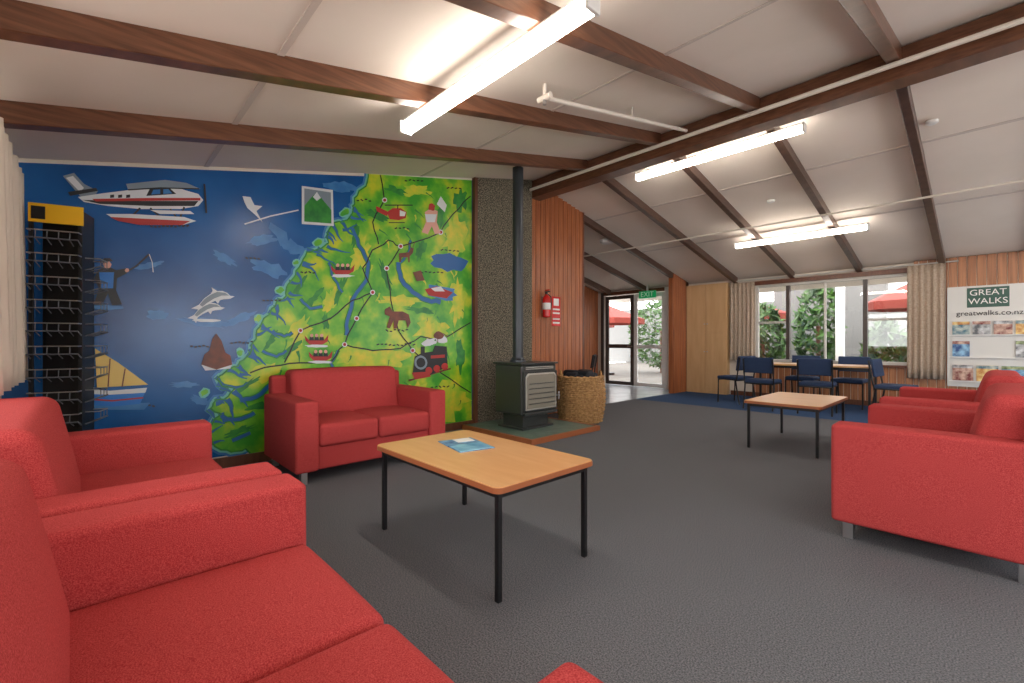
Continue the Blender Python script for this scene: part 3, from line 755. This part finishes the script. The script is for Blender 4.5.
# ---------------------------------------------------------------- outside
B('ground_patio').box(-6, 14, YW+.14, 26, -.12, -.04, 'patio').finish()
B('ground_gravel').box(-14, 20, -16, YL-.14, -.3, -.12, 'lawn').finish()
b = B('neighbouring_building'); b.box(1.9, 4.6, 15.4, 15.8, -.04, 3.2, 'extwall'); b.box(-6, 16, 22, 22.3, -.04, 2.9, 'extwall'); b.finish()
b = B('verandah_post'); b.box(2.25, 2.4, 12.2, 12.35, -.04, 2.6, 'white'); b.finish()
def parasol(x, y, r=1.3, z=1.9):
    b = B('parasol'); b.cyl((x, y, -.04), (x, y, z+.6), .025, 'chrome'); b.cyl((x, y, -.04), (x, y, .04), .25, 'black')
    t = bmesh.new(); top = t.verts.new((x, y, z+.5)); n = 8
    R1 = [t.verts.new((x+r*math.cos(2*math.pi*i/n), y+r*math.sin(2*math.pi*i/n), z)) for i in range(n)]
    R2 = [t.verts.new((v.co.x, v.co.y, z-.18)) for v in R1]
    for i in range(n):
        t.faces.new((top, R1[i], R1[(i+1) % n])); t.faces.new((R1[i], R2[i], R2[(i+1) % n], R1[(i+1) % n]))
    b.merge(t, 'umb', False); b.finish(sharp=10, wn=False)
parasol(9.2, 13.2); parasol(5.1, 13.9, 1.35); parasol(1.1, 13.2, .95, 2.0); parasol(12, 15.5)
def shrub(x, y, r, h, name='garden_shrub', n=900):
    b = B(name); t = bmesh.new()
    b.cyl((x, y, -.04), (x, y, h*.6), .05, 'trim')
    for i in range(n):
        a, c_, k = random.uniform(0, 6.28), random.uniform(-1, 1), random.uniform(.6, 1)**.5
        s_ = math.sqrt(1-c_*c_); p = Vector((x+r*k*s_*math.cos(a), y+r*k*s_*math.sin(a), h*.55+h*.5*k*c_))
        d = Vector((random.uniform(-1, 1), random.uniform(-1, 1), random.uniform(-1, 1))).normalized()
        e = d.orthogonal().normalized(); L_ = random.uniform(.08, .16)
        t.faces.new([t.verts.new(p-d*L_), t.verts.new(p+e*L_*.4), t.verts.new(p+d*L_), t.verts.new(p-e*L_*.4)])
    b.merge(t, 'leaf', False); b.finish(wn=False)
shrub(3.9, 12.2, .5, 2.0); shrub(2.9, 13.0, .5, 2.5); shrub(8.4, 15.5, 1.2, 2.6, n=1400); shrub(6.2, 16.5, 1.0, 2.4, n=1200); shrub(.0, 14.8, 1.0, 2.8, n=1200); shrub(1.45, 11.7, .4, 1.5, n=500)

# ---------------------------------------------------------------- light
W = bpy.data.worlds.new('sky'); S.world = W; W.use_nodes = True
bg = W.node_tree.nodes['Background']; bg.inputs[0].default_value = (.97, .96, .96, 1); bg.inputs[1].default_value = 6.3
sl = bpy.data.lights.new('sun', 'SUN'); sl.energy = 1.0; sl.angle = .01; so = bpy.data.objects.new('sun', sl); COL.objects.link(so)
so.rotation_euler = Vector((.25, .5, -1.2)).to_track_quat('-Z', 'Y').to_euler()
def portal(name, x, y, z, sx, sy, d):
    l = bpy.data.lights.new(name, 'AREA'); l.shape = 'RECTANGLE'; l.size = sx; l.size_y = sy; l.cycles.is_portal = True
    o = bpy.data.objects.new(name, l); COL.objects.link(o); o.location = (-x, y, z)
    o.rotation_euler = Vector(d).to_track_quat('-Z', 'Z').to_euler()
portal('window_portal_left', 2.02, YL-.14, 1.53, 3.45, 1.17, (0, 1, 0))
portal('window_portal_left_b', -1.45, YL-.14, 1.53, 2.5, 1.17, (0, 1, 0))
portal('window_portal_right', 2.1, YW+.15, 1.5, 2.4, 1.54, (0, -1, 0))
portal('window_portal_door', 6.13, YW+.15, 1.16, 1.73, 2.32, (0, -1, 0))
portal('window_portal_back', XB-.14, 2.3, 1.45, 3.4, 1.3, (-1, 0, 0))
portal('window_portal_back_b', XB-.14, 7.3, 1.45, 3.4, 1.3, (-1, 0, 0))

# ---------------------------------------------------------------- camera
cd = bpy.data.cameras.new('camera'); cd.lens = 450/1024*36; cd.sensor_width = 36; cd.clip_start = .02
co = bpy.data.objects.new('camera', cd); COL.objects.link(co); co.location = (0, 0, CH)
co.rotation_euler = (math.pi/2, 0, math.atan2(.729, .684)); S.camera = co
try:
    S.view_settings.view_transform = 'Standard'; S.view_settings.look = 'None'; S.view_settings.exposure = 0.0
except Exception as e: print(e)
